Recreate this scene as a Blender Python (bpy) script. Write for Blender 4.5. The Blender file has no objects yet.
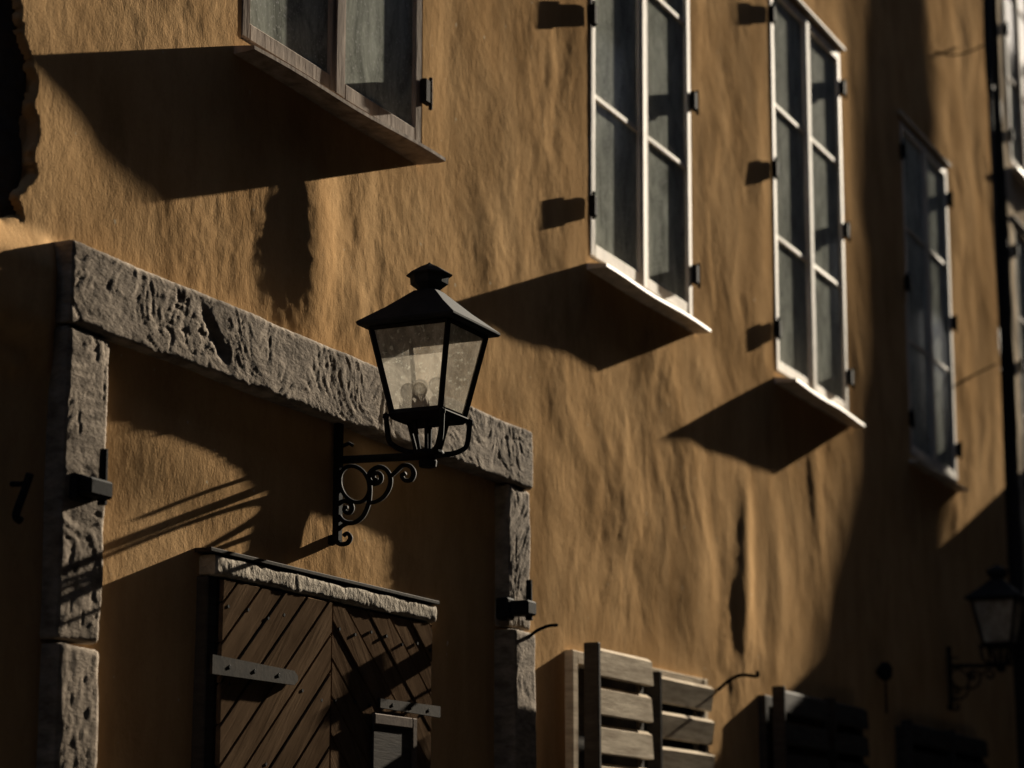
import bpy, bmesh, math, random
import numpy as np
from mathutils import Vector, Matrix
random.seed(7); rng = np.random.default_rng(11)
S = bpy.context.scene
COL = S.collection

# ------------------------------------------------------------------ camera
FPX = 2300.0
TH = math.atan(494/FPX); PH = math.atan(1088*math.cos(TH)/FPX)
fh = np.array([math.cos(PH), math.sin(PH), 0]); Rv = np.array([math.sin(PH), -math.cos(PH), 0]); Zv = np.array([0, 0, 1.])
Fv = fh*math.cos(TH)+Zv*math.sin(TH); Uv = -fh*math.sin(TH)+Zv*math.cos(TH)
D = 3.40659660724582
cam = bpy.data.cameras.new('camera'); camo = bpy.data.objects.new('camera', cam); COL.objects.link(camo)
camo.matrix_world = Matrix(((Rv[0], Uv[0], -Fv[0], 0), (Rv[1], Uv[1], -Fv[1], -D), (Rv[2], Uv[2], -Fv[2], 1.6), (0, 0, 0, 1)))
cam.lens = FPX/1024*36; cam.sensor_width = 36; cam.clip_end = 2000; cam.clip_start = .05
cam.dof.use_dof = True; cam.dof.focus_distance = 6.75; cam.dof.aperture_fstop = 2.5
S.camera = camo

# ------------------------------------------------------------------ sky + sun
SUN_D = Vector((-1, .070, -.355)).normalized()          # travel direction of sunlight
elev = math.asin(-SUN_D.z); az = math.atan2(-SUN_D.x, -SUN_D.y)   # clockwise from +Y
W = bpy.data.worlds.new('World'); S.world = W; W.use_nodes = True
nt = W.node_tree; nt.nodes.clear()
sky = nt.nodes.new('ShaderNodeTexSky'); sky.sky_type = 'NISHITA'; sky.sun_disc = False
sky.sun_elevation = elev; sky.sun_rotation = az
bg = nt.nodes.new('ShaderNodeBackground'); bg.inputs[1].default_value = .05
wo = nt.nodes.new('ShaderNodeOutputWorld')
nt.links.new(sky.outputs[0], bg.inputs[0]); nt.links.new(bg.outputs[0], wo.inputs[0])
sl = bpy.data.lights.new('sun', 'SUN'); sl.energy = 5; sl.angle = math.radians(.45); sl.color = (1, .88, .70)
so = bpy.data.objects.new('sun', sl); COL.objects.link(so)
so.rotation_euler = SUN_D.to_track_quat('-Z', 'Y').to_euler(); so.location = (20, -3, 12)
S.view_settings.view_transform = 'Standard'; S.view_settings.look = 'None'; S.view_settings.gamma = 1
S.view_settings.exposure = 1.82
S.cycles.max_bounces = 6; S.cycles.transparent_max_bounces = 12

def unp(x, y, p=0.):
    """pixel -> (s, z) on the facade plane standing p in front of the wall (used to read sizes off the photo)"""
    r = Fv*FPX+Rv*(x-512)-Uv*(y-384); t = (-p+D)/r[1]
    return r[0]*t, 1.6+r[2]*t

# ------------------------------------------------------------------ noise
def vnoise(x, y, seed=0):
    x = np.asarray(x, float); y = np.asarray(y, float)
    xi = np.floor(x).astype(np.int64); yi = np.floor(y).astype(np.int64)
    xf = x-xi; yf = y-yi
    def g(ix, iy):
        h = (ix*374761393+iy*668265263+seed*1442695041) & 0xffffffff
        h = ((h ^ (h >> 13))*1274126177) & 0xffffffff
        h = (h ^ (h >> 16)) & 0xffff
        a = h/65536.*2*np.pi
        return np.cos(a), np.sin(a)
    u = xf*xf*xf*(xf*(xf*6-15)+10); v = yf*yf*yf*(yf*(yf*6-15)+10)
    def d(ox, oy):
        gx, gy = g(xi+ox, yi+oy); return gx*(xf-ox)+gy*(yf-oy)
    a = d(0, 0); b = d(1, 0); c = d(0, 1); e = d(1, 1)
    return ((a+(b-a)*u)*(1-v)+(c+(e-c)*u)*v)*1.5
def fbm(x, y, oct=4, seed=0, gain=.5):
    r = 0; a = 1; f = 1
    for i in range(oct):
        r = r+a*vnoise(x*f, y*f, seed+i*17); a *= gain; f *= 2.03
    return r
def sstep(a, b, x):
    t = np.clip((x-a)/(b-a), 0, 1); return t*t*(3-2*t)

# ------------------------------------------------------------------ object helpers
def tagp(o, label=None, cat=None, group=None, kind=None):
    if label: o['label'] = label
    if cat: o['category'] = cat
    if group: o['group'] = group
    if kind: o['kind'] = kind
    return o
def empty(name, loc, label, cat, group=None):
    o = bpy.data.objects.new(name, None); COL.objects.link(o); o.location = loc; o.empty_display_size = .1
    bpy.context.view_layer.update() if False else None
    return tagp(o, label, cat, group)
def worldpos(o):
    v = Vector(o.location)
    while o.parent: o = o.parent; v = v+Vector(o.location)
    return v
class MB:
    """collects faces in world coordinates"""
    def __init__(s): s.v = []; s.f = []
    def add(s, vs, fs):
        n = len(s.v); s.v += [tuple(map(float, a)) for a in vs]; s.f += [tuple(i+n for i in f) for f in fs]; return s
    def box(s, x0, x1, y0, y1, z0, z1, jit=0, bev=0.004, lean=0., z_ref=None):
        bm = bmesh.new(); bmesh.ops.create_cube(bm, size=1)
        for v in bm.verts:
            v.co = Vector(((x0+x1)/2+v.co.x*(x1-x0), (y0+y1)/2+v.co.y*(y1-y0), (z0+z1)/2+v.co.z*(z1-z0)))
            v.co += Vector([random.uniform(-jit, jit) for _ in range(3)])
        b = min(bev, .3*min(abs(x1-x0), abs(y1-y0), abs(z1-z0)))
        if b > 0: bmesh.ops.bevel(bm, geom=bm.edges[:], offset=b, segments=1, affect='EDGES')
        return s.addbm(bm)
    def addbm(s, bm):
        bm.verts.index_update()
        s.add([v.co[:] for v in bm.verts], [[v.index for v in f.verts] for f in bm.faces]); bm.free(); return s
    def xf(s, fn, start=0):
        s.v = s.v[:start]+[tuple(fn(*a)) for a in s.v[start:]]; return s
    def prism(s, pts, axis, a, b):
        """polygon pts (2D) extruded along axis from a to b; axis 'y': pts=(x,z)  'x': pts=(y,z)"""
        n = len(pts)
        def P(q, t): return (q[0], t, q[1]) if axis == 'y' else ((t, q[0], q[1]) if axis == 'x' else (q[0], q[1], t))
        vs = [P(q, a) for q in pts]+[P(q, b) for q in pts]
        s.add(vs, [tuple(range(n)), tuple(range(2*n-1, n-1, -1))]+[(i, i+n, (i+1) % n+n, (i+1) % n) for i in range(n)]); return s
    def tube(s, pts, r, seg=8, flat=None, caps=True):
        """r number or list; flat=(w,h) rect section in (side, up) with side = X"""
        P = [Vector(p) for p in pts]; n = len(P); base = len(s.v); vs = []; fs = []
        up = None
        for i, p in enumerate(P):
            t = (P[min(i+1, n-1)]-P[max(i-1, 0)]).normalized()
            if up is None:
                up = Vector((1, 0, 0)) if abs(t.x) < .9 else Vector((0, 0, 1))
            a = (up-t*up.dot(t)).normalized(); b = t.cross(a); up = a
            rr = r[i] if isinstance(r, (list, tuple)) else r
            for k in range(seg):
                an = 2*math.pi*k/seg
                vs.append(p+a*math.cos(an)*rr*(flat or 1)+b*math.sin(an)*rr)
        for i in range(n-1):
            for k in range(seg):
                k2 = (k+1) % seg
                fs.append((i*seg+k, i*seg+k2, (i+1)*seg+k2, (i+1)*seg+k))
        if caps: fs += [tuple(range(seg-1, -1, -1)), tuple((n-1)*seg+k for k in range(seg))]
        return s.add(vs, fs)
    def lathe(s, cx, cy, prof, seg=16, ang=0):
        vs = []; fs = []
        for r, z in prof:
            for k in range(seg):
                a = ang+2*math.pi*k/seg; vs.append((cx+r*math.cos(a), cy+r*math.sin(a), z))
        for i in range(len(prof)-1):
            for k in range(seg):
                k2 = (k+1) % seg; fs.append((i*seg+k, i*seg+k2, (i+1)*seg+k2, (i+1)*seg+k))
        fs += [tuple(range(seg-1, -1, -1)), tuple((len(prof)-1)*seg+k for k in range(seg))]
        return s.add(vs, fs)
    def build(s, name, mat, parent=None, smooth=False, recalc=True):
        me = bpy.data.meshes.new(name); o = bpy.data.objects.new(name, me)
        org = Vector((0, 0, 0))
        if parent: org = worldpos(parent)
        me.from_pydata([tuple(Vector(v)-org) for v in s.v], [], s.f); me.materials.append(mat)
        if recalc: bm = bmesh.new(); bm.from_mesh(me); bmesh.ops.recalc_face_normals(bm, faces=bm.faces); bm.to_mesh(me); bm.free()
        if smooth: me.polygons.foreach_set('use_smooth', [True]*len(me.polygons))
        COL.objects.link(o)
        if parent: o.parent = parent
        return o
def copy_tree(o, parent=None):
    c = o.copy(); COL.objects.link(c); c.parent = parent
    for ch in o.children: copy_tree(ch, c)
    return c

# ------------------------------------------------------------------ materials
def newmat(name):
    m = bpy.data.materials.new(name); m.use_nodes = True; t = m.node_tree; t.nodes.clear()
    out = t.nodes.new('ShaderNodeOutputMaterial'); b = t.nodes.new('ShaderNodeBsdfPrincipled')
    t.links.new(b.outputs[0], out.inputs[0]); return m, t, b, out
def noise(t, co, scale, detail=5, rough=.6, mscale=(1, 1, 1), dist=0):
    mp = t.nodes.new('ShaderNodeMapping'); mp.inputs['Scale'].default_value = mscale
    t.links.new(co, mp.inputs[0]); n = t.nodes.new('ShaderNodeTexNoise'); n.inputs['Scale'].default_value = scale
    n.inputs['Detail'].default_value = detail; n.inputs['Roughness'].default_value = rough; n.inputs['Distortion'].default_value = dist
    t.links.new(mp.outputs[0], n.inputs['Vector']); return n.outputs['Fac']
def ramp(t, fac, stops):
    r = t.nodes.new('ShaderNodeValToRGB'); t.links.new(fac, r.inputs[0]); e = r.color_ramp.elements
    while len(e) < len(stops): e.new(.5)
    for i, (p, c) in enumerate(stops): e[i].position = p; e[i].color = (*c, 1) if len(c) == 3 else c
    return r.outputs[0]
def mixc(t, fac, a, b, mode='MIX'):
    m = t.nodes.new('ShaderNodeMix'); m.data_type = 'RGBA'; m.blend_type = mode
    if hasattr(fac, 'links'): t.links.new(fac, m.inputs[0])
    else: m.inputs[0].default_value = fac
    for s_, v in ((6, a), (7, b)):
        if hasattr(v, 'links'): t.links.new(v, m.inputs[s_])
        else: m.inputs[s_].default_value = (*v, 1)
    return m.outputs[2]
def geo(t): return t.nodes.new('ShaderNodeNewGeometry').outputs['Position']
def objc(t): return t.nodes.new('ShaderNodeTexCoord').outputs['Object']
def bump(t, b, h, strength, dist=.01, prev=None):
    n = t.nodes.new('ShaderNodeBump'); n.inputs['Strength'].default_value = strength; n.inputs['Distance'].default_value = dist
    t.links.new(h, n.inputs['Height'])
    if prev: t.links.new(prev, n.inputs['Normal'])
    t.links.new(n.outputs[0], b.inputs['Normal']); return n.outputs[0]
def simple(name, c1, c2, rough, scale=8, mscale=(1, 1, 1), metal=0, bs=.3, bd=.004, bscale=60, spec=.5, detail=6):
    m, t, b, o = newmat(name); P = objc(t)
    f = noise(t, P, scale, detail, .65, mscale); col = ramp(t, f, [(.3, c1), (.7, c2)])
    t.links.new(col, b.inputs['Base Color']); b.inputs['Roughness'].default_value = rough
    b.inputs['Metallic'].default_value = metal; b.inputs['Specular IOR Level'].default_value = spec
    if bs: bump(t, b, noise(t, P, bscale, 5, .6, mscale), bs, bd)
    return m

def plaster(name, base, dark, light):
    m, t, b, o = newmat(name); P = geo(t)
    big = noise(t, P, .9, 5, .6); mid = noise(t, P, 5, 6, .65, (1, 1, .45)); fine = noise(t, P, 60, 4, .6)
    c = mixc(t, ramp(t, big, [(.35, (0, 0, 0)), (.68, (1, 1, 1))]), base, light)
    c = mixc(t, ramp(t, mid, [(.42, (0, 0, 0)), (.75, (.75, .75, .75))]), c, dark)
    c = mixc(t, ramp(t, fine, [(.5, (0, 0, 0)), (.8, (.35, .35, .35))]), c, dark)
    stk = noise(t, P, 3.2, 5, .6, (1.6, 1, .16)); c = mixc(t, ramp(t, stk, [(.50, (0, 0, 0)), (.70, (.55, .55, .55))]), c, light)
    grime = noise(t, P, 1.7, 6, .7, (1, 1, .6)); c = mixc(t, ramp(t, grime, [(.56, (0, 0, 0)), (.66, (.45, .45, .45))]), c, tuple(x*.62 for x in dark))
    sp = noise(t, P, 26, 2, .5); c = mixc(t, ramp(t, sp, [(.735, (0, 0, 0)), (.76, (.6, .6, .6))]), c, (.62, .55, .42))
    t.links.new(c, b.inputs['Base Color']); b.inputs['Roughness'].default_value = .93; b.inputs['Specular IOR Level'].default_value = 0
    n1 = bump(t, b, noise(t, P, 28, 6, .62, (1, 1, .6)), .55, .003)
    bump(t, b, noise(t, P, 130, 4, .6), .5, .0014, n1)
    return m
M_ochre = plaster('ochre_plaster', (.46, .285, .138), (.32, .190, .088), (.58, .38, .20))
M_pale = plaster('pale_plaster', (.60, .50, .38), (.45, .37, .28), (.66, .57, .45))
M_stone = simple('hewn_grey_stone', (.12, .095, .072), (.35, .29, .23), .95, 14, (1, 1, 2.2), bs=.8, bd=.003, bscale=55, spec=.03)
M_rubble = simple('dark_rubble_stone', (.035, .028, .024), (.09, .07, .06), .95, 6, bs=.9, bd=.02, bscale=25, spec=.1)
M_iron = simple('black_iron', (.010, .010, .011), (.022, .021, .020), .85, 30, bs=.25, bd=.001, bscale=120, spec=.04)
M_roofiron = simple('painted_black_sheet', (.018, .020, .023), (.030, .031, .033), .8, 14, bs=.2, bd=.001, bscale=70, spec=.02)
M_rust = simple('rusty_iron', (.05, .035, .028), (.13, .10, .08), .9, 40, bs=.4, bd=.001, bscale=110, spec=.03)
M_paint = simple('peeling_window_paint', (.14, .105, .083), (.40, .325, .265), .85, 16, (1, 1, .2), bs=.5, bd=.002, bscale=50, spec=.03)
M_paint2 = simple('pale_window_paint', (.50, .435, .36), (.78, .71, .62), .7, 14, (1, 1, .25), bs=.35, bd=.002, bscale=50, spec=.10)
M_sillm = simple('weathered_sill_sheet', (.38, .33, .275), (.72, .64, .55), .6, 18, bs=.4, bd=.002, bscale=45, spec=.12)
M_pipe = simple('dark_pipe_paint', (.012, .012, .012), (.022, .021, .02), .8, 12, bs=.1, bd=.001, bscale=60)
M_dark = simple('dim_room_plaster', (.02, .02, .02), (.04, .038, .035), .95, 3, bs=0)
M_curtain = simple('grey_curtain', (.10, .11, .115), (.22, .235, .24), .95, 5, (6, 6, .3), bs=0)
M_street = simple('cobbles', (.03, .028, .027), (.06, .057, .054), .9, 12, bs=1, bd=.03, bscale=8)
M_oppwall = simple('dull_brown_render', (.030, .023, .017), (.05, .038, .028), .95, 2, bs=.3, bd=.004)
M_glassdark = simple('dark_window_glass', (.02, .022, .025), (.03, .032, .035), .15, 2, bs=0)
M_rooft = simple('brown_roof_tiles', (.08, .04, .03), (.12, .07, .05), .9, 9, bs=.5, bd=.01, bscale=12)
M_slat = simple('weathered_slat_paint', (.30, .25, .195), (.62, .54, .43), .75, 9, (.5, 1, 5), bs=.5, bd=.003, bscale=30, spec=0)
M_slatdark = simple('dark_and_shaded_boards', (.03, .027, .024), (.07, .06, .052), .9, 9, (.5, 1, 5), bs=.4, bd=.002, bscale=30, spec=.03)  # dark boards; shutters away from the sun get their shade painted in
M_cap = simple('mortar_capping', (.20, .165, .125), (.38, .33, .265), .9, 14, bs=.8, bd=.008, bscale=40, spec=.03)
M_grease = simple('grey_iron_strap', (.016, .013, .010), (.048, .038, .029), .9, 30, bs=.3, bd=.001, bscale=90, spec=.05)

def woodmat(name, c1, c2, ang):
    m, t, b, o = newmat(name); P = objc(t)
    rot = t.nodes.new('ShaderNodeVectorRotate'); rot.rotation_type = 'Y_AXIS'; rot.inputs['Angle'].default_value = ang
    t.links.new(P, rot.inputs['Vector']); R = rot.outputs[0]
    g = noise(t, R, 22, 7, .7, (1, 1, .07), .4); n2 = noise(t, P, 4, 4, .6)
    c = ramp(t, g, [(.3, c1), (.7, c2)]); c = mixc(t, ramp(t, n2, [(.4, (0, 0, 0)), (.7, (.6, .6, .6))]), c, (c1[0]*.7, c1[1]*.7, c1[2]*.7))
    t.links.new(c, b.inputs['Base Color']); b.inputs['Roughness'].default_value = .9; b.inputs['Specular IOR Level'].default_value = 0
    bump(t, b, g, .5, .004); return m
M_woodL = woodmat('brown_planks_rising', (.070, .045, .028), (.175, .118, .075), math.radians(-42))
M_woodR = woodmat('brown_planks_falling', (.065, .041, .026), (.155, .105, .067), math.radians(38))

def glassmat(name, dust, dustamt, streak):
    m, t, b, out = newmat(name); P = geo(t)
    d = t.nodes.new('ShaderNodeBsdfDiffuse'); tl = t.nodes.new('ShaderNodeBsdfTranslucent'); tr = t.nodes.new('ShaderNodeBsdfTransparent')
    gl = t.nodes.new('ShaderNodeBsdfGlossy'); gl.inputs['Roughness'].default_value = .05
    n = noise(t, P, 11, 8, .78, streak, .6); n2 = noise(t, P, 75, 3, .6)
    c = ramp(t, n, [(.3, tuple(x*.22 for x in dust)), (.66, tuple(min(1, x*1.25) for x in dust))]); c = mixc(t, ramp(t, n2, [(.58, (0, 0, 0)), (.68, (.8, .8, .8))]), c, tuple(min(1, x*1.7) for x in dust))
    t.links.new(c, d.inputs[0]); t.links.new(c, tl.inputs[0])
    a = t.nodes.new('ShaderNodeMixShader'); a.inputs[0].default_value = .25; t.links.new(d.outputs[0], a.inputs[1]); t.links.new(tl.outputs[0], a.inputs[2])
    bmx = t.nodes.new('ShaderNodeMixShader'); bmx.inputs[0].default_value = dustamt; t.links.new(tr.outputs[0], bmx.inputs[1]); t.links.new(a.outputs[0], bmx.inputs[2])
    fr = t.nodes.new('ShaderNodeFresnel'); fr.inputs[0].default_value = 1.35
    e = t.nodes.new('ShaderNodeMixShader'); t.links.new(fr.outputs[0], e.inputs[0]); t.links.new(bmx.outputs[0], e.inputs[1]); t.links.new(gl.outputs[0], e.inputs[2])
    t.links.new(e.outputs[0], out.inputs[0]); return m
M_glass = glassmat('dusty_window_glass', (.72, .76, .68), .78, (1, 1, .4))
M_lglass = glassmat('grimy_lantern_glass', (.66, .60, .50), .60, (1, 1, .6))

# ------------------------------------------------------------------ the plaster facade
def relief(s, z):
    """outward relief of the ochre plaster (metres)"""
    far = sstep(6.4, 8.4, s)
    wx = s+.16*vnoise(s*1.1, z*1.5, 41)+.05*vnoise(s*3.5, z*3.4, 43)+.012*vnoise(s*14, z*13, 45)
    wz = z+.20*vnoise(s*1.0, z*1.3, 47)
    h = .0085*fbm(s*.8, wz*.75, 3, 1)
    calm = .45+.75*sstep(-.3, .5, fbm(s*.9, z*1.0, 2, 63))            # some passages are smoother than others
    h = h+(.0016+.0023*far)*calm*fbm(wx*2.6, wz*1.7, 3, 5, .45)
    h = h+.0006*(.5+.8*far)*calm*fbm(wx*8, wz*3.4, 3, 9, .5)
    fine = .00072*(1-.35*far)*calm*fbm(s*17, z*13, 5, 13, .66)+.0005*far*fbm(wx*12, wz*7.5, 3, 19, .6)
    # draped ridges low between the two middle windows
    for cs, w, a, z0, z1 in ((9.90, .10, .022, 2.65, 3.40), (10.35, .11, .009, 2.4, 3.4), (8.75, .22, .005, 2.9, 4.0), (9.3, .18, .004, 2.6, 3.8),
                             (5.88, .15, .034, 3.28, 3.80), (7.85, .16, .004, 2.8, 4.4), (6.2, .09, .006, 3.3, 4.0), (11.0, .10, .006, 2.9, 3.8)):
        wob = cs+.06*vnoise(z*2.2, cs*3, 77)
        h = h+.55*a*np.exp(-((s-wob)/w)**2)*sstep(z0-.25, z0+.2, z)*(1-sstep(z1-.25, z1+.2, z))
    return h, fine
EDGE_Z = 3.17
WIN = []
def edge_s(z): return 4.47+.045*fbm(z*3.1, z*0+2.3, 2, 51, .6)+.03*fbm(z*13, z*0+.7, 4, 52, .65)
def hwall(s, z):
    h, fine = relief(s, z)
    # recessed plaster field inside the stone portal, swelling towards its left
    inside = sstep(4.60, 4.66, s)*(1-sstep(7.22, 7.28, s))*(1-sstep(3.02, 3.06, z))
    field = -.004+.026*(1-sstep(4.7, 6.4, s))*sstep(2.52, 2.80, z)
    h = h*(1-.45*inside)+inside*field
    for s0, s1, z0, z1, lean in WIN:
        dx = np.maximum(np.maximum(s0-s, s-s1), 0); dz = np.maximum(np.maximum(z0-z, z-z1), 0)
        k = 1-sstep(.01, .22, np.hypot(dx, dz)); h = h*(1-.86*k); fine = fine*(1-.5*k)
    h = h+.038*(1-sstep(4.54, 4.66, s))*sstep(2.78, 2.98, z+.06*fbm(s*7, z*7, 3, 71))*(1-sstep(3.08, 3.2, z))
    h = h+fine*(1-.3*inside)
    # plaster broken away at the left above the portal
    rag = sstep(0, .012, edge_s(z)-s)*sstep(0, .03, z-EDGE_Z-.03*fbm(s*6, s*0+1.1, 3, 61))
    return h-rag*.022
def axis(a, b, fn):
    r = [a]
    while r[-1] < b: r.append(r[-1]+fn(r[-1]))
    return r

# windows: measured corners -> frame rectangle standing P_FR in front of the wall
P_FR = -.002
specs = [  # s0, s1, z0, z1, sill projection left/right
    dict(s0=unp(235, 42, P_FR)[0], s1=unp(424, 140, P_FR)[0], z0=3.985, z1=6.05, pl=.070, pr=.110, lean=0.0),
    dict(s0=unp(587, 255, P_FR)[0], s1=unp(694, 310, P_FR)[0], z0=3.975, z1=6.05, pl=.085, pr=.080, lean=.02),
    dict(s0=unp(774, 365, P_FR)[0], s1=unp(849, 400, P_FR)[0], z0=3.975, z1=6.07, pl=.112, pr=.084, lean=.02),
    dict(s0=unp(909, 452, P_FR)[0], s1=unp(958, 478, P_FR)[0], z0=3.975, z1=6.07, pl=.06, pr=.065, lean=.02)]
for q in specs: WIN.append((q['s0'], q['s1'], q['z0'], q['z1'], q['lean']))
LOW = [(unp(573, 650, 0)[0], unp(711, 686, .055)[0]+.02, .98, unp(573, 650, 0)[1]), (unp(778, 688, .09)[0]-.02, unp(866, 708, .06)[0]+.02, .98, unp(778, 688, .09)[1]-.03),
       (unp(906, 722, .06)[0]-.01, unp(986, 738, .06)[0]+.02, .98, unp(906, 722, .06)[1]-.02)]
for a, b, c, d in LOW: WIN.append((a, b, c, d, 0))

ss = [-1, 1, 2.5, 3.5]+axis(4.2, 15.62, lambda s: .0024*s); ss = [x for x in ss if x < 15.28]+[15.28]
zz = [0, .6, 1.2]+axis(1.7, 8.6, lambda z: .0105)+[9.5]
sa = np.array(ss); za = np.array(zz); SG, ZG = np.meshgrid(sa, za, indexing='ij')
H = hwall(SG, ZG)
ns, nz = SG.shape
verts = np.stack([SG, -H, ZG], -1).reshape(-1, 3)
i, j = np.meshgrid(np.arange(ns-1), np.arange(nz-1), indexing='ij')
sc = (SG[:-1, :-1]+SG[1:, 1:])/2; zc = (ZG[:-1, :-1]+ZG[1:, 1:])/2
keep = np.ones(sc.shape, bool)
for s0, s1, z0, z1, lean in WIN:
    sh = sc-lean*(zc-z0)
    keep &= ~((sh > s0+.025) & (sh < s1-.025) & (zc > z0+.025) & (zc < z1-.025))
a = i*nz+j
faces = np.stack([a, a+nz, a+nz+1, a+1], -1)[keep]
def gridmesh(name, verts, faces, mat, parent=None):
    me = bpy.data.meshes.new(name); me.vertices.add(len(verts)); me.vertices.foreach_set('co', verts.astype(np.float32).ravel())
    me.loops.add(len(faces)*4); me.loops.foreach_set('vertex_index', faces.astype(np.int32).ravel())
    me.polygons.add(len(faces)); me.polygons.foreach_set('loop_start', np.arange(0, len(faces)*4, 4, dtype=np.int32))
    me.polygons.foreach_set('loop_total', np.full(len(faces), 4, dtype=np.int32)); me.polygons.foreach_set('use_smooth', np.ones(len(faces), bool))
    me.update(calc_edges=True); me.validate(); me.materials.append(mat)
    o = bpy.data.objects.new(name, me); COL.objects.link(o)
    if parent: o.parent = parent
    return o
house = empty('plastered_house', (9, 0, 0), 'old ochre plastered house front with rough hand-trowelled render, portal and tall windows', 'house')
fw = gridmesh('facade', verts-np.array([9, 0, 0]), faces, M_ochre, house)
bk = MB(); bk.box(-1, 15.26, .55, 6, 0, 9.5, bev=0); bk.build('rear_block', M_oppwall, house)
cw = MB(); cw.box(-1, 15.6, -.30, .6, 9.5, 9.9, bev=.02); cw.prism([(-.45, 9.9), (3.2, 12.8), (6.3, 9.9)], 'x', -1.2, 15.6); cw.build('roof', M_rooft, house)

# exposed masonry at the far left above the portal
gs = np.linspace(3.3, 4.62, 130); gz = np.linspace(EDGE_Z-.1, 5.4, 260); G1, G2 = np.meshgrid(gs, gz, indexing='ij')
hh = -.014+.004*fbm(G1*5, G2*5, 4, 88, .6)+.006*np.clip(fbm(G1*2.2, G2*3.1, 2, 90), -.4, .4)
hh -= .03*sstep(4.47, 4.53, G1)
vv = np.stack([G1, -hh, G2], -1).reshape(-1, 3); i2, j2 = np.meshgrid(np.arange(129), np.arange(259), indexing='ij'); a2 = (i2*260+j2).ravel()
gridmesh('bare_masonry', vv-np.array([9, 0, 0]), np.stack([a2, a2+260, a2+261, a2+1], -1), M_rubble, house)

# ------------------------------------------------------------------ stone portal
def stone_block(x0, x1, y0, y1, z0, z1, seed, n=.0062, amp=.0034, lean=0.):
    """six-sided block on a fine lattice, its faces hewn rough"""
    m = MB()
    nx = max(2, int((x1-x0)/n)); ny = max(2, int(abs(y1-y0)/.012)); nz_ = max(2, int((z1-z0)/n))
    def disp(P, N):
        x, y, z = P[..., 0], P[..., 1], P[..., 2]
        lng = (x1-x0) > (z1-z0)
        uu = x*.93-z*.37; vv2 = x*.37+z*.93
        ww = .25*fbm(x*2.5, z*2.5, 2, seed+3)
        d = .36*fbm((uu+ww)*(9 if lng else 34)+y*9, (vv2+ww)*(46 if lng else 13)+y*5, 4, seed, .6)+.10*fbm(x*26, z*26+y*9, 4, seed+2, .6)
        e = np.abs(fbm(x*(11 if lng else 26)+.8*vnoise(x*5, z*5, 3), z*(30 if lng else 12)+y*20, 3, seed+5))
        big = fbm(x*2.1, z*2.1+y, 2, seed+9)
        ck = fbm(x*(2.2 if lng else 14)+y*4, z*(13 if lng else 2.5)+.6*vnoise(x*9, z*9, 8), 3, seed+70)
        d = d*1.1-.8*np.exp(-(ck/.05)**2)*sstep(.0, .5, fbm(x*3, z*3, 2, seed+71))
        if lng: d = d-3.2*np.exp(-(((x-x0-.68)*1.0+(z-z0-.10)*.9)/.022)**2-((z-z0-.11)/.055)**2)
        return P+N*((d*amp+0*e+big*amp*1.1)[..., None])
    def patch(A, B, C, Nn, na, nb):
        u, v = np.meshgrid(np.linspace(0, 1, na+1), np.linspace(0, 1, nb+1), indexing='ij')
        P = A+(B-A)*u[..., None]+(C-A)*v[..., None]
        # round the arrises
        ctr = np.array([(x0+x1)/2, (y0+y1)/2, (z0+z1)/2]); half = np.abs(np.array([x1-x0, y1-y0, z1-z0]))/2; r = .012+.010*vnoise(P[..., 0]*7, P[..., 2]*7+P[..., 1], seed+33)
        r = np.clip(r, .003, .03)[..., None]
        q = P-ctr; inner = np.clip(q, -(half-r), half-r); dlt = q-inner; L = np.linalg.norm(dlt, axis=-1, keepdims=True); L[L < 1e-9] = 1
        Nrm = dlt/L; P2 = ctr+inner+Nrm*r
        P2 = disp(P2, Nrm); P2[..., 0] += lean*(P2[..., 2]-z1)
        idx = np.arange((na+1)*(nb+1)).reshape(na+1, nb+1)
        fs = np.stack([idx[:-1, :-1], idx[1:, :-1], idx[1:, 1:], idx[:-1, 1:]], -1).reshape(-1, 4)
        m.add(P2.reshape(-1, 3).tolist(), fs.tolist())
    a = np.array; f = min(y0, y1); bk_ = max(y0, y1)
    patch(a([x0, f, z0]), a([x1, f, z0]), a([x0, f, z1]), None, nx, nz_)
    patch(a([x0, bk_, z0]), a([x0, f, z0]), a([x0, bk_, z1]), None, ny, nz_)
    patch(a([x1, f, z0]), a([x1, bk_, z0]), a([x1, f, z1]), None, ny, nz_)
    patch(a([x0, f, z1]), a([x1, f, z1]), a([x0, bk_, z1]), None, nx, ny)
    patch(a([x0, bk_, z0]), a([x1, bk_, z0]), a([x0, f, z0]), None, nx, ny)
    return m
PJ = .052
portal = empty('stone_portal', (6, 0, 0), 'rough hewn grey stone door surround with a long lintel around the plank door', 'door surround')
zt = unp(70, 238, PJ)[1]; zb = unp(113, 338, PJ)[1]
sL0, sL1 = unp(72, 240, PJ)[0], unp(112, 345, PJ)[0]; sR0, sR1 = unp(509, 483, PJ)[0], unp(531, 430, PJ)[0]
lint = stone_block(sL0-.005, sR1+.01, -PJ-.006, .03, zb, zt, 3).build('lintel', M_stone, portal, True)
stone_block(sL0, sL1, -PJ, .03, 2.17, zb-.006, 21, n=.0062).build('jamb', M_stone, portal, True)
jl = stone_block(sL0+.012, sL1+.002, -PJ-.004, .03, 0, 2.16, 25, n=.009).build('jamb', M_stone, portal, True)
stone_block(sR0, sR1, -PJ, .03, 2.452, zb-.006, 31, n=.0065).build('jamb', M_stone, portal, True)
stone_block(sR0-.004, sR1-.01, -PJ-.026, .03, 0, 2.445, 35, n=.010).build('jamb', M_stone, portal, True)
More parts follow.
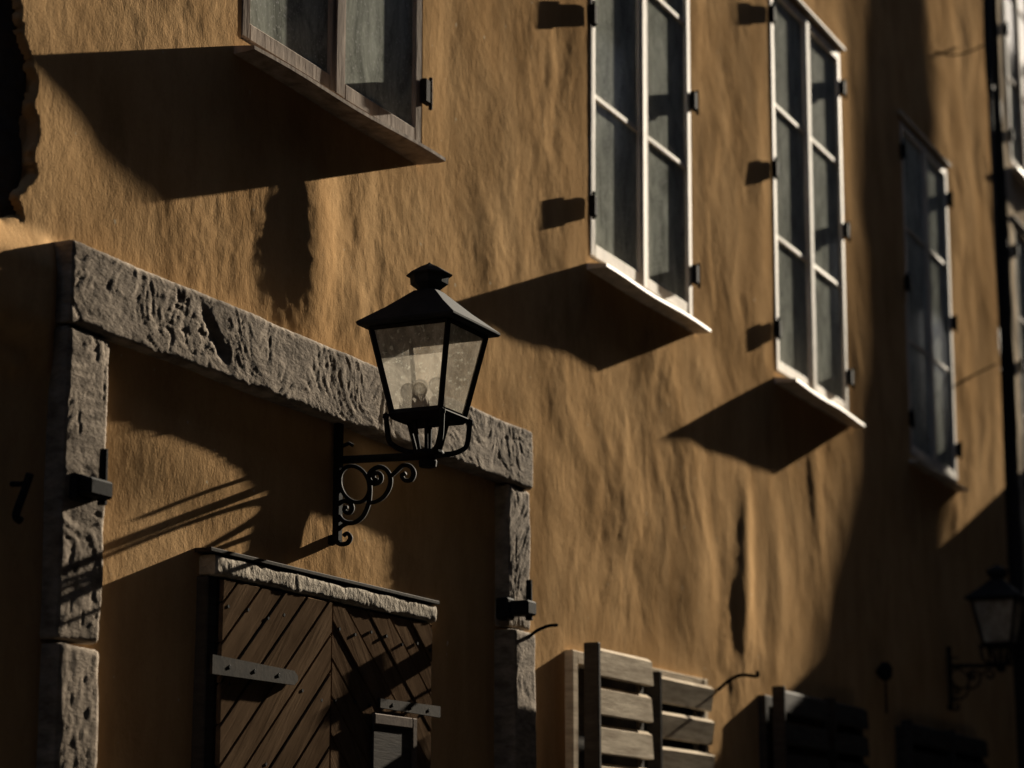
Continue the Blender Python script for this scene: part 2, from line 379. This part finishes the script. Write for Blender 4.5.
def pintle(px, py, pinh, w, hgt, out):
    s, z = unp(px, py, PJ+out)
    g = MB(); g.box(s-w, s, -PJ-out, -PJ+.02, z-hgt/2, z+hgt/2, bev=.006)
    g.box(s-w-.02, s-w*.45, -PJ-.018, -PJ+.03, z-hgt*.8, z+hgt*.7, bev=.006)
    g.tube([(s-.018, -PJ-out+.022, z-hgt*.8), (s-.018, -PJ-out+.022, z+pinh)], [.013, .011], 10)
    return g.build('hinge_pintle', M_iron, portal)
pintle(114, 491, .105, .10, .045, .05)
pintle(537, 609, .10, .075, .05, .085)

# ------------------------------------------------------------------ plank door
PD = .046
door = empty('plank_door', (6, 0, 0), 'weathered brown double door of diagonal planks with iron strap hinges, set inside the stone surround', 'door')
dx0 = unp(222, 600, PD)[0]; dx1 = unp(434, 640, PD)[0]; dxm = unp(333, 600, PD)[0]; dz1 = 2.405
bx = MB(); bx.box(dx0, dx1, -PD+.014, .02, 0, dz1, bev=0); bx.build('door_backing', M_slatdark, door)
def clip(poly, a, b, c):          # keep a*x+b*z<=c
    out = []
    for k in range(len(poly)):
        p, q = poly[k], poly[(k+1) % len(poly)]
        fp = a*p[0]+b*p[1]-c; fq = a*q[0]+b*q[1]-c
        if fp <= 0: out.append(p)
        if fp*fq < 0:
            t = fp/(fp-fq); out.append((p[0]+(q[0]-p[0])*t, p[1]+(q[1]-p[1])*t))
    return out
def leaf(x0, x1, z0, z1, ang, w, mat, y):
    ca, sa_ = math.cos(ang), math.sin(ang); m = MB(); nx_, nz2 = -sa_, ca; k = -200
    while k < 200:
        off = k*w; k += 1; wj = random.uniform(.003, .006)
        poly = [(x0, z0), (x1, z0), (x1, z1), (x0, z1)]
        poly = clip(poly, -nx_, -nz2, -(off+wj/2)); poly = clip(poly, nx_, nz2, off+w-wj/2) if poly else poly
        if len(poly) < 3: continue
        bm = bmesh.new(); dy = random.uniform(-.002, .002)
        f = bm.faces.new([bm.verts.new((p[0], y+dy, p[1])) for p in poly])
        r = bmesh.ops.extrude_face_region(bm, geom=[f]); vs = [e for e in r['geom'] if isinstance(e, bmesh.types.BMVert)]
        bmesh.ops.translate(bm, vec=(0, .016, 0), verts=vs)
        try: bmesh.ops.bevel(bm, geom=bm.edges[:], offset=.0035, segments=1, affect='EDGES', clamp_overlap=True)
        except Exception: pass
        m.addbm(bm)
    return m.build('door_leaf', mat, door)
leaf(dx0+.004, dxm-.004, .05, dz1, math.radians(41), .084, M_woodL, -PD)
tagp(leaf(dxm+.004, dx1-.004, .05, dz1, math.radians(-38), .088, M_woodR, -PD+.004), 'right leaf with planks slanting down to the right, narrower boards')
nm_ = MB(); random.seed(3)
for zz_ in (2.33, 2.12, 1.90):
    for q_ in range(13):
        x = dx0+.04+q_*(dx1-dx0-.06)/12+random.uniform(-.012, .012); z_ = zz_+random.uniform(-.012, .012)
        nm_.tube([(x, -PD+.004, z_), (x, -PD-.0012, z_)], [.006, .005], 7)
nm_.build('nail_rows', M_iron, door)
# header of flaking mortar above the leaves
hx0 = unp(200, 548, .05)[0]; hx1 = unp(434, 612, .05)[0]
hd = stone_block(dx0-.045, dx1+.02, -PD-.004, .02, dz1+.004, dz1+.062, 44, n=.008, amp=.003); hd.build('header', M_cap, door, True)
hs = MB(); hs.box(dx0-.07, dx1+.03, -PD-.005, .02, dz1+.066, dz1+.078, bev=.002); hs.build('crack_strip', M_grease, door)  # dark strip put in for the shadowed crack above the header
fr = MB(); fr.box(dx0-.055, dx0-.004, -PD+.012, .02, 0, dz1+.002, bev=.004); fr.build('door_post', M_slatdark, door)
def strap(pa, pb, h, mat, tip):
    (sa0, z0), (sb0, z1) = unp(*pa, PD+.012), unp(*pb, PD+.012)
    n = 10; top = []; bot = []
    for k in range(n+1):
        u = k/n; w = h*(1-.22*u)/2 if tip > 0 else h*(1-.22*(1-u))/2
        x = sa0+(sb0-sa0)*u; z = z0+(z1-z0)*u
        top.append((x, z+w)); bot.append((x, z-w))
    if tip > 0: top.append((sb0+.02, z1+h*.12)); bot.append((sb0+.02, z1-h*.12))
    m = MB(); m.prism(top+bot[::-1], 'y', -PD-.014, -PD-.005); st = m.build('strap_hinge', mat, door)
    b = MB()
    for k in (2, 5, 8):
        x, z = top[k][0], (top[k][1]+bot[k][1])/2; b.tube([(x, -PD-.014, z), (x, -PD-.0155, z)], [.007, .005], 8)
    b.build('rivet', M_iron, st)
strap((212, 664), (294, 678), .052, M_grease, 1)
strap((380, 703), (440, 712), .036, M_grease, -1)
a0 = unp(374, 735, PD+.012)[0]; a1 = unp(412, 735, PD+.012)[0]; zh = unp(395, 712, PD+.01)[1]
ht = MB(); ht.box(a0, a1, -PD-.011, -PD-.004, 1.2, zh-.02, bev=.002); hb = ht.build('hatch', M_slatdark, door)
hf = MB(); hf.box(a1, a1+.03, -PD-.016, -PD-.002, 1.2, zh-.012, bev=.003); hf.box(a0, a1-.002, -PD-.016, -PD-.002, zh-.045, zh-.012, bev=.003)
hf.build('hatch_frame', M_rust, hb)

# ------------------------------------------------------------------ casement windows
def window(q, label, mat, k, kind='window'):
    s0, s1, z0, z1 = q['s0'], q['s1'], q['z0'], q['z1']; L = q['lean']
    root = empty('casement_window', (s0, 0, z0), label, 'window', 'tall casement windows along the upper storey')
    sh = lambda x, y, z: (x+L*(z-z0), y, z)
    w = s1-s0; fw_ = .042
    def bld(m, name, mt, par=root): m.xf(sh); return m.build(name, mt, par)
    fy = -P_FR
    for nm, bx_ in (('frame', None),):
        m = MB(); J = .0015
        m.box(s0, s0+fw_, fy, .10, z0, z1, J); m.box(s1-fw_, s1, fy, .10, z0, z1, J)
        m.box(s0+fw_, s1-fw_, fy+.002, .10, z0, z0+fw_, J); m.box(s0+fw_, s1-fw_, fy+.002, .10, z1-fw_, z1, J)
        bld(m, 'frame', mat)
    mid = (s0+s1)/2
    zbars = [z0+(z1-z0)*.345, z0+(z1-z0)*.675]
    for side, (a, b) in enumerate(((s0+.030, mid-.003), (mid+.003, s1-.030))):
        m = MB(); st = .045; cy0 = fy-.005; cy1 = fy+.03; A, B = z0+.035, z1-.03
        m.box(a, a+st, cy0, cy1, A, B, .001); m.box(b-st, b, cy0, cy1, A, B, .001)
        m.box(a+st, b-st, cy0+.001, cy1, A, A+.055, .001); m.box(a+st, b-st, cy0+.001, cy1, B-.05, B, .001)
        for zb_ in zbars: m.box(a+st, b-st, cy0+.006, cy1, zb_-.013, zb_+.013, .001)
        if side == 0: m.box(b-.018, b+.030, cy0-.005, cy0-.0005, A, B, .001)     # cover strip over the meeting stiles
        cs = bld(m, 'casement', mat)
        lv = [A+.055]+zbars+[B-.05]
        for c in range(3):
            g = MB(); zA = lv[c]+(.013 if c else 0); zB = lv[c+1]-(.013 if c < 2 else 0)
            g.add([(a+st, fy+.010, zA), (b-st, fy+.010, zA), (b-st, fy+.010, zB), (a+st, fy+.010, zB)], [(0, 1, 2, 3)])
            g.xf(sh); g.build('pane', M_glass, cs, recalc=False)
        hx = s0 if side == 0 else s1
        for u in (.11, .5, .89):
            zc_ = z0+(z1-z0)*u; g = MB()
            x0_, x1_ = (hx-.004, hx+.036) if side == 0 else (hx-.050, hx+.002)
            g.box(x0_, x1_, cy0-.027, cy0-.001, zc_-.040, zc_+.045, 0, .004)
            g.tube([(hx+(.004 if side == 0 else -.004), cy0-.021, zc_-.055), (hx+(.004 if side == 0 else -.004), cy0-.021, zc_+.058)], .007, 8)
            bld(g, 'hinge', M_iron)
    # sill board: wedge, sheet on top
    pl, pr = q['pl'], q['pr']; m = MB()
    n = 12; pts_t = []; e0, e1 = s0-.01, s1-(.015 if k else .06)
    for kk in range(n+1):
        u = kk/n; x = e0+(e1-e0)*u; p = pl+(pr-pl)*u; dz = .004*math.sin(u*9+k)
        pts_t.append((x, p, dz))
    vs = []; 
    for x, p, dz in pts_t:
        zt0 = z0-.002; zf = z0-.020*p/.075
        vs += [(x, .05, zt0), (x, -p, zf+dz), (x, -p-.001, zf-.012+dz), (x, -p+.02, zf-.014+dz), (x, .05, zt0-.034)]
    fs = []
    for kk in range(n):
        for c in range(5): fs.append((kk*5+c, kk*5+(c+1) % 5, (kk+1)*5+(c+1) % 5, (kk+1)*5+c))
    fs += [(0, 1, 2, 3, 4), tuple(n*5+c for c in (4, 3, 2, 1, 0))]
    m.add(vs, fs); m.build('sill', M_paint if k == 0 else M_sillm, root)
    m = MB(); m.box(s0-.02, s1+.03, fy-.022, .03, z1+.002, z1+.022, .001); bld(m, 'drip_board', mat)
    # room behind
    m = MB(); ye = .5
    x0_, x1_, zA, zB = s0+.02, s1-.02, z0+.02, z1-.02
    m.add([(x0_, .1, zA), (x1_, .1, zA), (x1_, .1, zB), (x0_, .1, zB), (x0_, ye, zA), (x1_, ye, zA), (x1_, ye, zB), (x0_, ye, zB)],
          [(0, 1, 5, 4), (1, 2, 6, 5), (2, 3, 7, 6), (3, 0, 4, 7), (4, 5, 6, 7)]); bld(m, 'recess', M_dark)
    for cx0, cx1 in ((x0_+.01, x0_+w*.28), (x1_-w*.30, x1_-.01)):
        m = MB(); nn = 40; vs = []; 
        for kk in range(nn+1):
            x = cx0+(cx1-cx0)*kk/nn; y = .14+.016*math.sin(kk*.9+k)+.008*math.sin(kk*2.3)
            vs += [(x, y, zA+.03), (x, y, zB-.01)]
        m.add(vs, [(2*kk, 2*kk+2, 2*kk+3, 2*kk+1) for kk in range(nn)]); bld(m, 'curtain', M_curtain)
    return root
labs = ['nearest casement window with flaking brown-grey frame, top left above the stone lintel', 'pale-framed casement window just right of and above the wall lantern',
        'slim bright-framed casement window standing fully in the sun, between the lantern side window and the shaded one', 'casement window mostly in deep shade, close to the downpipe']
for k, q in enumerate(specs): window(q, labs[k], M_paint if k == 0 else M_paint2, k)

# ------------------------------------------------------------------ slatted shutters of the lower windows
def slats(x0, x1, z0, z1, y, mat, pitch=.140, down=False, jx=.006, yx=0.):
    m = MB(); z = z1
    while z > z0:
        h = pitch*.76; j = random.uniform(-jx, jx)
        a, b = x0+.02, x1+j
        dy = .018
        pts = [(y-dy+.014, z-h), (y-.012, z-h+.002), (y-.006, z-.014), (y+.014, z), (y+.022, z), (y+.012, z-h)]
        if down: pts = [(y+.004, z-h), (y+.000, z-h+.003), (y-.014, z-.014), (y+.004, z), (y+.014, z), (y+.014, z-h)]
        n0 = len(m.v); m.prism(pts, 'x', a, b)
        if yx: m.v[n0:] = [(px_, py_-yx*(px_-x0), pz_) for px_, py_, pz_ in m.v[n0:]]
        z -= pitch
    return m
def lower(idx, x0, x1, z1, lefts, label, mat, zb=.98):
    root = empty('shuttered_window', (x0, 0, zb), label, 'window', 'slatted shutters along the ground floor')
    f = MB(); f.box(x0, x0+.05, -.035, .1, zb, z1, .001); f.box(x1-.05, x1, -.035, .1, zb, z1, .001); f.box(x0+.05, x1-.05, -.033, .1, z1-.05, z1, .001); f.box(x0+.05, x1-.05, -.028, .1, zb, zb+.05, .001)
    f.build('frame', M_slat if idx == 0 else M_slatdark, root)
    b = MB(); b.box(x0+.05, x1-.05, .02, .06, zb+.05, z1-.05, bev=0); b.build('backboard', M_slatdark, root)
    for (a, c, zt_, y, yx) in lefts:
        st = MB(); st.box(a, a+.022, y-.03, y+.03, zb+.02, zt_+.01, .001); st.box(c-.07, c-.03, y+.016-yx*(c-a), y+.035-yx*(c-a), zb+.02, zt_-.02, 0); s_ = st.build('shutter', M_slatdark, root)
        slats(a, c, zb+.05, zt_, y, mat, yx=yx, down=(y > -.08 and idx == 0)).build('slats', mat, s_)
def u0(x, y, p): return unp(x, y, p)
p1 = .15; A1 = u0(591, 645, p1); B1 = u0(650, 662, p1)
p2 = .055; A2 = u0(653, 674, p2); B2 = u0(711, 686, p2)
lower(0, u0(573, 650, .035)[0], B2[0]+.02, u0(573, 650, .03)[1], [(A1[0], B1[0], A1[1], -p1, .0), (A2[0], B2[0], A2[1], -p2, 0)], 'sunlit low window with two pale slatted shutter leaves, left leaf standing forward', M_slat)
p3 = .09; A3 = u0(778, 688, p3); B3 = u0(826, 702, p3); A4 = u0(829, 700, .06); B4 = u0(866, 708, .06)
lower(1, A3[0]-.02, B4[0]+.02, A3[1]-.03, [(A3[0], B3[0], A3[1], -p3, 0), (A4[0], B4[0], A4[1], -.06, 0)], 'low window with slatted shutters in the shade, their shade painted in too, middle one of three', M_slatdark)
A5 = u0(906, 722, .06); B5 = u0(986, 738, .06)
lower(2, A5[0]-.01, B5[0]+.02, A5[1]-.02, [(A5[0], (A5[0]+B5[0])/2-.01, A5[1], -.06, 0), ((A5[0]+B5[0])/2+.01, B5[0], A5[1], -.06, 0)], 'shuttered low window with deep shade painted in, below the far lantern', M_slatdark)

# ------------------------------------------------------------------ wall lantern
LX = 6.06; LP = .326
def px2p(x, z=3.0):      # screen x -> distance from wall in plane X=LX
    # solve (D-p): angle
    best = None
    r = Fv*FPX+Rv*(x-512)-Uv*(450-384); return D+0*z-(-(r[1]/r[0])*LX+0)*1 if False else D-LX*(-(-r[1]/r[0]))
def plane_pt(x, y):      # pixel -> point in the vertical plane X=LX
    r = Fv*FPX+Rv*(x-512)-Uv*(y-384); t = LX/r[0]; return (LX, -D+r[1]*t, 1.6+r[2]*t)
def Z(zx, zy): return plane_pt(310+zx/5.488, 420+zy/5.488)     # from the enlarged view of the bracket
def smoothpath(pts, n=6):
    P = [Vector(p) for p in pts]; out = []
    P = [P[0]*2-P[1]]+P+[P[-1]*2-P[-2]]
    for i in range(1, len(P)-2):
        for k in range(n):
            t = k/n; a, b, c, d = P[i-1:i+3]
            out.append(.5*((2*b)+(c-a)*t+(2*a-5*b+4*c-d)*t*t+(3*b-a-3*c+d)*t**3))
    out.append(P[-2]); return out
lamp = empty('wall_lantern', (LX, 0, 2.82), 'black four-sided wall lantern on a scrolled iron bracket, in front of the stone lintel', 'lantern', 'iron lanterns on scrolled wall brackets')
b = MB()
top = Z(128, 60); ft = Z(128, 670); yb = -.018
b.box(LX-.014, LX+.014, -.030, -.008, ft[2], Z(128, 20)[2], bev=.003)
b.build('wall_plate', M_iron, lamp)
b = MB(); aL = Z(130, 222); aR = Z(720, 190)
b.tube([(LX, -.01, aL[2]), (LX, -LP, aR[2])], .0125, 8)
b.tube([(LX, -.03, Z(128, 150)[2]), (LX, -.055, Z(128, 135)[2]), (LX, -.07, Z(128, 150)[2])], .006, 6)
b.build('arm', M_iron, lamp)
b = MB()
ring = [Z(245+82*math.cos(a), 352+98*math.sin(a)+.25*82*math.cos(a)) for a in np.linspace(0, 2*math.pi, 33)]
b.tube(ring, .0062, 8, flat=1.5, caps=False)
scrolls = [
 [(372, 330), (352, 322), (350, 300), (372, 290), (390, 305), (386, 335), (355, 350), (325, 325), (335, 285), (375, 258), (415, 270), (440, 310), (438, 365), (410, 415), (370, 445), (330, 455)],
 [(305, 300), (328, 350), (328, 420), (315, 480), (285, 535), (235, 565), (185, 555), (155, 515), (155, 470), (185, 445), (220, 455), (232, 485), (215, 510), (190, 500), (192, 480), (205, 480)],
 [(230, 562), (180, 580), (150, 615), (140, 655), (165, 680), (205, 675), (222, 645), (205, 622), (185, 635)],
 [(440, 312), (470, 285), (510, 250), (550, 255), (570, 290), (555, 328), (520, 330), (505, 305), (525, 292)]]
for sc_ in scrolls:
    P = smoothpath([Z(*p) for p in sc_]); n = len(P)
    b.tube(P, [.0075-.0015*abs(2*i/n-1) for i in range(n)], 8, flat=1.5)
b.lathe(LX, Z(120, 660)[1], [(.004, Z(120, 690)[2]), (.016, Z(120, 680)[2]), (.016, Z(120, 640)[2]), (.004, Z(120, 630)[2])], 8)
b.build('scrollwork', M_iron, lamp, True)
# lantern body
LC = (LX, -LP); K = .0028
def zpx(y): return unp(428, y, LP)[1]
zB, zG0, zG1, zE, zN, zCap0, zCap1 = zpx(463), zpx(417), zpx(332), zpx(327), zpx(291), zpx(282), zpx(265)
def sq(h, z): return [(LC[0]-h, LC[1]-h, z), (LC[0]+h, LC[1]-h, z), (LC[0]+h, LC[1]+h, z), (LC[0]-h, LC[1]+h, z)]
def loft(m, secs, cap=True):
    n = len(secs[0]); vs = [p for s_ in secs for p in s_]; fs = []
    for i in range(len(secs)-1):
        for k in range(n): fs.append((i*n+k, i*n+(k+1) % n, (i+1)*n+(k+1) % n, (i+1)*n+k))
    if cap: fs += [tuple(range(n-1, -1, -1)), tuple((len(secs)-1)*n+k for k in range(n))]
    return m.add(vs, fs)
hT, hB, hE = .130, .080, .163
m = MB(); loft(m, [sq(hE-.004, zE-.012), sq(hE, zE-.006), sq(hE, zE), sq(hE*.60, zE+(zN-zE)*.47), sq(.034, zN)])
rf = m.build('roof', M_roofiron, lamp)
m = MB(); m.lathe(LC[0], LC[1], [(.034, zN-.006), (.034, zN+.004), (.058, zN+.022), (.060, zCap0+.022)], 8, math.pi/8); 
m.lathe(LC[0], LC[1], [(.070, zCap0+.020), (.071, zCap0+.024), (.034, zCap0+.046), (.006, zCap1+.006), (.002, zCap1+.010)], 8, math.pi/8)
m.build('vent_cap', M_roofiron, rf)
m = MB()
for i in range(4):
    a = sq(hB, zG0)[i]; c = sq(hT, zG1)[i]; a2_ = sq(hB, zG0)[(i+1) % 4]; c2 = sq(hT, zG1)[(i+1) % 4]
    m.tube([a, c], .010, 4); m.tube([a, a2_], .016, 4); m.tube([c, c2], .009, 4)
m.build('glazing_frame', M_iron, lamp)
for i in range(4):
    a = sq(hB-.002, zG0); c = sq(hT-.002, zG1); j_ = (i+1) % 4
    g = MB(); g.add([a[i], a[j_], c[j_], c[i]], [(0, 1, 2, 3)]); g.build('glass_pane', M_lglass, lamp, recalc=False)
# gallery: serrated burner ring, bulbs
m = MB(); n = 24; vs = []
for k in range(n):
    a = 2*math.pi*k/n; r = .048
    vs += [(LC[0]+r*math.cos(a), LC[1]+r*math.sin(a), zG0+.002), (LC[0]+r*1.06*math.cos(a), LC[1]+r*1.06*math.sin(a), zG0+(.062 if k % 2 else .040))]
m.add(vs, [(2*k, 2*((k+1) % n), 2*((k+1) % n)+1, 2*k+1) for k in range(n)]); m.build('serrated_ring', M_rust, lamp)
for dx_, dy_, hz in ((-.02, .018, .088), (.012, -.022, .098)):
    m = MB(); zc_ = zG0+hz; m.lathe(LC[0]+dx_, LC[1]+dy_, [(.010, zG0), (.010, zc_-.030)]+[(.026*math.sin(a), zc_-.026*math.cos(a)) for a in np.linspace(.5, 3.0, 8)], 14)
    m.build('bulb', M_lglass, lamp, True)
# cradle
m = MB(); m.lathe(LC[0], LC[1], [(.020, zB-.014), (.026, zB-.012), (.028, zB+.004), (.022, zB+.016), (.046, zB+.020), (.050, zB+.028), (.046, zB+.036), (.02, zB+.040)], 16)
zr = zB+.032; zt_ = zG0-.010
for i in range(4):
    dx_, dy_ = [(-1, -1), (1, -1), (1, 1), (-1, 1)][i]
    P = smoothpath([(LC[0]+dx_*q_, LC[1]+dy_*q_, z_) for q_, z_ in ((.030, zr-.004), (.054, zr+.001), (.076, zr+.014), (.088, zr+.034), (.094, zt_+.004))])
    m.tube(P, .0085, 6); c_ = P[-1]
    m.lathe(c_[0], c_[1], [(.002, c_[2]-.012), (.010, c_[2]-.006), (.010, c_[2]+.005), (.002, c_[2]+.011)], 8)
    for s_ in (-.35, .35):
        ax, ay = [(-1, s_), (s_, -1), (1, s_), (s_, 1)][i]
        m.tube([(LC[0]+ax*.033, LC[1]+ay*.033, zr), (LC[0]+ax*.055, LC[1]+ay*.060, zG0-.004)], .0062, 6)
m.box(LC[0]-.078, LC[0]+.078, LC[1]-.078, LC[1]+.078, zG0-.016, zG0-.004, bev=.003)
m.build('cradle', M_iron, lamp)
lamp2 = copy_tree(lamp)
lamp2.location = (13.50, 0, 2.80)
lamp2['label'] = 'second lantern far down the wall in deep shade, beside the downpipe'

# ------------------------------------------------------------------ hooks and stays on the wall
M_cable = simple('black_cable_sheath', (.003, .003, .003), (.006, .006, .006), .9, 20, bs=0, spec=0)
def rod(name, pts, r, label, cat, mat=M_cable):
    m = MB(); m.tube(smoothpath(pts, 5), r, 7); o = m.build(name, mat, None, True); return tagp(o, label, cat)
def P3(x, y, p): a = unp(x, y, p); return (a[0], -p, a[1])
rod('wall_hook', [P3(506, 655, .0), P3(520, 645, .05), P3(535, 632, .09), P3(548, 626, .12), P3(557, 625, .13)], .006, 'thin curved iron hook sticking out of the plaster just right of the stone surround', 'hook')
rod('wall_hook', [P3(718, 690, .0), P3(730, 680, .05), P3(742, 675, .09), P3(757, 676, .13), P3(757, 671, .13)], .008, 'thin bent iron hook in the sunlit plaster right of the pale shutters', 'hook')
m = MB(); m.tube(smoothpath([P3(30, 474, .055), P3(24, 492, .05), P3(16, 515, .05), P3(21, 521, .055)], 5), [.010]*16, 8); m.tube([P3(8, 484, -.01), P3(26, 484, .05)], .007, 6)
tagp(m.build('shutter_catch', M_iron, None, True), 'black iron shutter catch hanging in the shade at the left edge', 'shutter catch')
m = MB(); a = P3(876, 672, .0); m.lathe(a[0], -.05, [(.01, a[2]-.05), (.035, a[2]-.03), (.04, a[2]+.02), (.02, a[2]+.05)], 10); m.box(a[0]-.01, a[0]+.01, -.05, .02, a[2]-.012, a[2]+.012)
m.tube([(a[0], -.05, a[2]-.04), (a[0], -.05, a[2]-.22)], .006, 6)
tagp(m.build('wall_fitting', M_iron, None), 'small dark knob-shaped fitting on the shaded wall between dark shutters', 'wall fitting')
rod('cable', [P3(936, 52, .02), P3(950, 55, .05), P3(966, 53, .05), P3(984, 45, .04)], .006, 'thin dark cable sagging across the sunlit strip at the top right', 'cable')
rod('cable', [P3(956, 385, .03), P3(968, 378, .06), P3(980, 372, .06), P3(996, 364, .04)], .006, 'thin dark cable between the shaded window and the downpipe', 'cable')

# ------------------------------------------------------------------ neighbour house, downpipe
nb = empty('pale_house', (15.9, 0, 0), 'pale plastered neighbouring house at the right edge of the picture', 'house')
s0n = 15.74
NW = [(15.90, 16.9, 4.05, 6.22), (15.92, 16.9, 6.62, 8.7)]
sg = np.array(axis(s0n, 17.0, lambda s: .06)); zg = np.array([0]+axis(1.8, 9.4, lambda z: .04)); A_, B_ = np.meshgrid(sg, zg, indexing='ij')
hn = .0+.010*fbm(A_*1.2, B_*.9, 4, 200)+.004*fbm(A_*6, B_*3, 3, 210)
vn = np.stack([A_, -hn, B_], -1); n1, n2 = A_.shape; ii, jj = np.meshgrid(np.arange(n1-1), np.arange(n2-1), indexing='ij'); c1 = (A_[:-1, :-1]+A_[1:, 1:])/2; c2_ = (B_[:-1, :-1]+B_[1:, 1:])/2
kp = np.ones(c1.shape, bool)
for a, b_, c, d in NW: kp &= ~((c1 > a+.04) & (c1 < b_-.04) & (c2_ > c+.04) & (c2_ < d-.04))
aa = ii*n2+jj
gridmesh('facade', vn.reshape(-1, 3)-np.array([15.9, 0, 0]), np.stack([aa, aa+n2, aa+n2+1, aa+1], -1)[kp], M_pale, nb)
mm = MB(); mm.box(s0n-.01, s0n+.03, .006, .5, 0, 9.4, bev=0); mm.build('end_return', M_oppwall, nb)  # dark render paints in the shade of the gap between the houses
mm = MB(); mm.box(s0n, 17.3, .5, 6, 0, 9.5, bev=0); mm.build('rear_block', M_oppwall, nb)
P_FR = -.002
nw = []
for k, (a, b_, c, d) in enumerate(NW):
    q = dict(s0=a, s1=b_, z0=c, z1=d, pl=.06, pr=.06, lean=.0)
    w_ = window(q, ['neighbouring window cut by the right edge of the picture, lower of two', 'neighbouring window at the top right corner above a bright sill'][k], M_paint, 5+k)
P_FR = -.002
dp = empty('downpipe', (15.3, 0, 0), 'dark downpipe running down the wall between the ochre and the pale house', 'downpipe')
x0_, x1_ = unp(993, 0, .0), unp(1008, 560, .0)
def pipx(z): return x1_[0]+(x0_[0]-x1_[0])*(z-x1_[1])/(x0_[1]-x1_[1])
m = MB(); zs = [0, 2, 4, 6, 8, 9.3]
m.tube([(pipx(z), .105, z) for z in zs], .085, 14); m.build('pipe', M_pipe, dp, True)
for z in (2.9, 5.0, 7.1):
    g = MB(); g.lathe(pipx(z), .105, [(.088, z-.02), (.094, z-.016), (.094, z+.016), (.088, z+.02)], 14); g.box(pipx(z)-.012, pipx(z)+.012, .06, .3, z-.012, z+.012); g.build('bracket', M_iron, dp)

# ------------------------------------------------------------------ the rest of the street
def struct(o): o['kind'] = 'structure'; return o
g = MB(); g.add([(-400, -400, 0), (400, -400, 0), (400, 400, 0), (-400, 400, 0)], [(0, 1, 2, 3)])
struct(g.build('ground', M_street))
# unseen wall and pier added to shade the lower wall and the far window
X0 = 17.05
Q = .070; T = .355
def mask(s): return -Q*(X0-s)
hs = empty('shade_caster', (X0, 0, 0), 'added brown wall and pier out of view that shade the facade', 'house')
g = MB(); g.prism([(0, 0), (-1.6, 0), (-1.6, 4.80), (0, 4.80)], 'x', X0, X0+1.2); g.build('shade_wall', M_oppwall, hs)
g = MB(); g.prism([(mask(13.5), 4.8), (mask(13.5), 14.5), (mask(12.2), 14.5), (mask(12.05), 8.0), (mask(11.85), 6.5), (mask(11.52), 5.6), (mask(11.25), 5.25), (mask(11.0), 5.0), (mask(10.75), 4.8)], 'x', X0, X0+.25); g.build('shade_pier', M_oppwall, hs)  # outline cut to the shade edges it throws
opp = empty('opposite_house', (10, -4.3, 0), 'dull brown row house closing the far side of the lane', 'house')
g = MB(); g.box(-24, 45, -12, -4.3, 0, 14.5, bev=0); g.prism([(-12, 14.5), (-8.6, 17), (-3.9, 14.5)], 'x', -24, 45); g.build('walls', M_oppwall, opp)
for x in range(-6, 33, 4):
    for z in (1.2, 4.3, 7.4):
        g = MB(); g.box(x, x+1.1, -4.29, -4.26, z, z+1.8, bev=0); g.build('window', M_glassdark, opp)
end = empty('lane_end_sky_block', (62, 0, 0), 'added unseen brown block shutting out sky light at the far end of the lane', 'house')  # unseen block added to cut skylight from this end
g = MB(); g.box(62, 70, -14, 10, 0, 14, bev=0); g.build('walls', M_oppwall, end)
back = empty('lane_foot_sky_block', (-24, 0, 0), 'added unseen brown block shutting out sky light behind the viewer', 'house')  # added out of view to keep open sky off the wall
g = MB(); g.box(-30, -24.2, -12, 10, 0, 13, bev=0); g.build('walls', M_oppwall, back)
side = empty('row_house', (18.4, 0, 0), 'brown row house continuing the near side of the lane', 'house')
g = MB(); g.box(18.4, 62, .1, 8, 0, 12, bev=0); g.build('walls', M_oppwall, side)
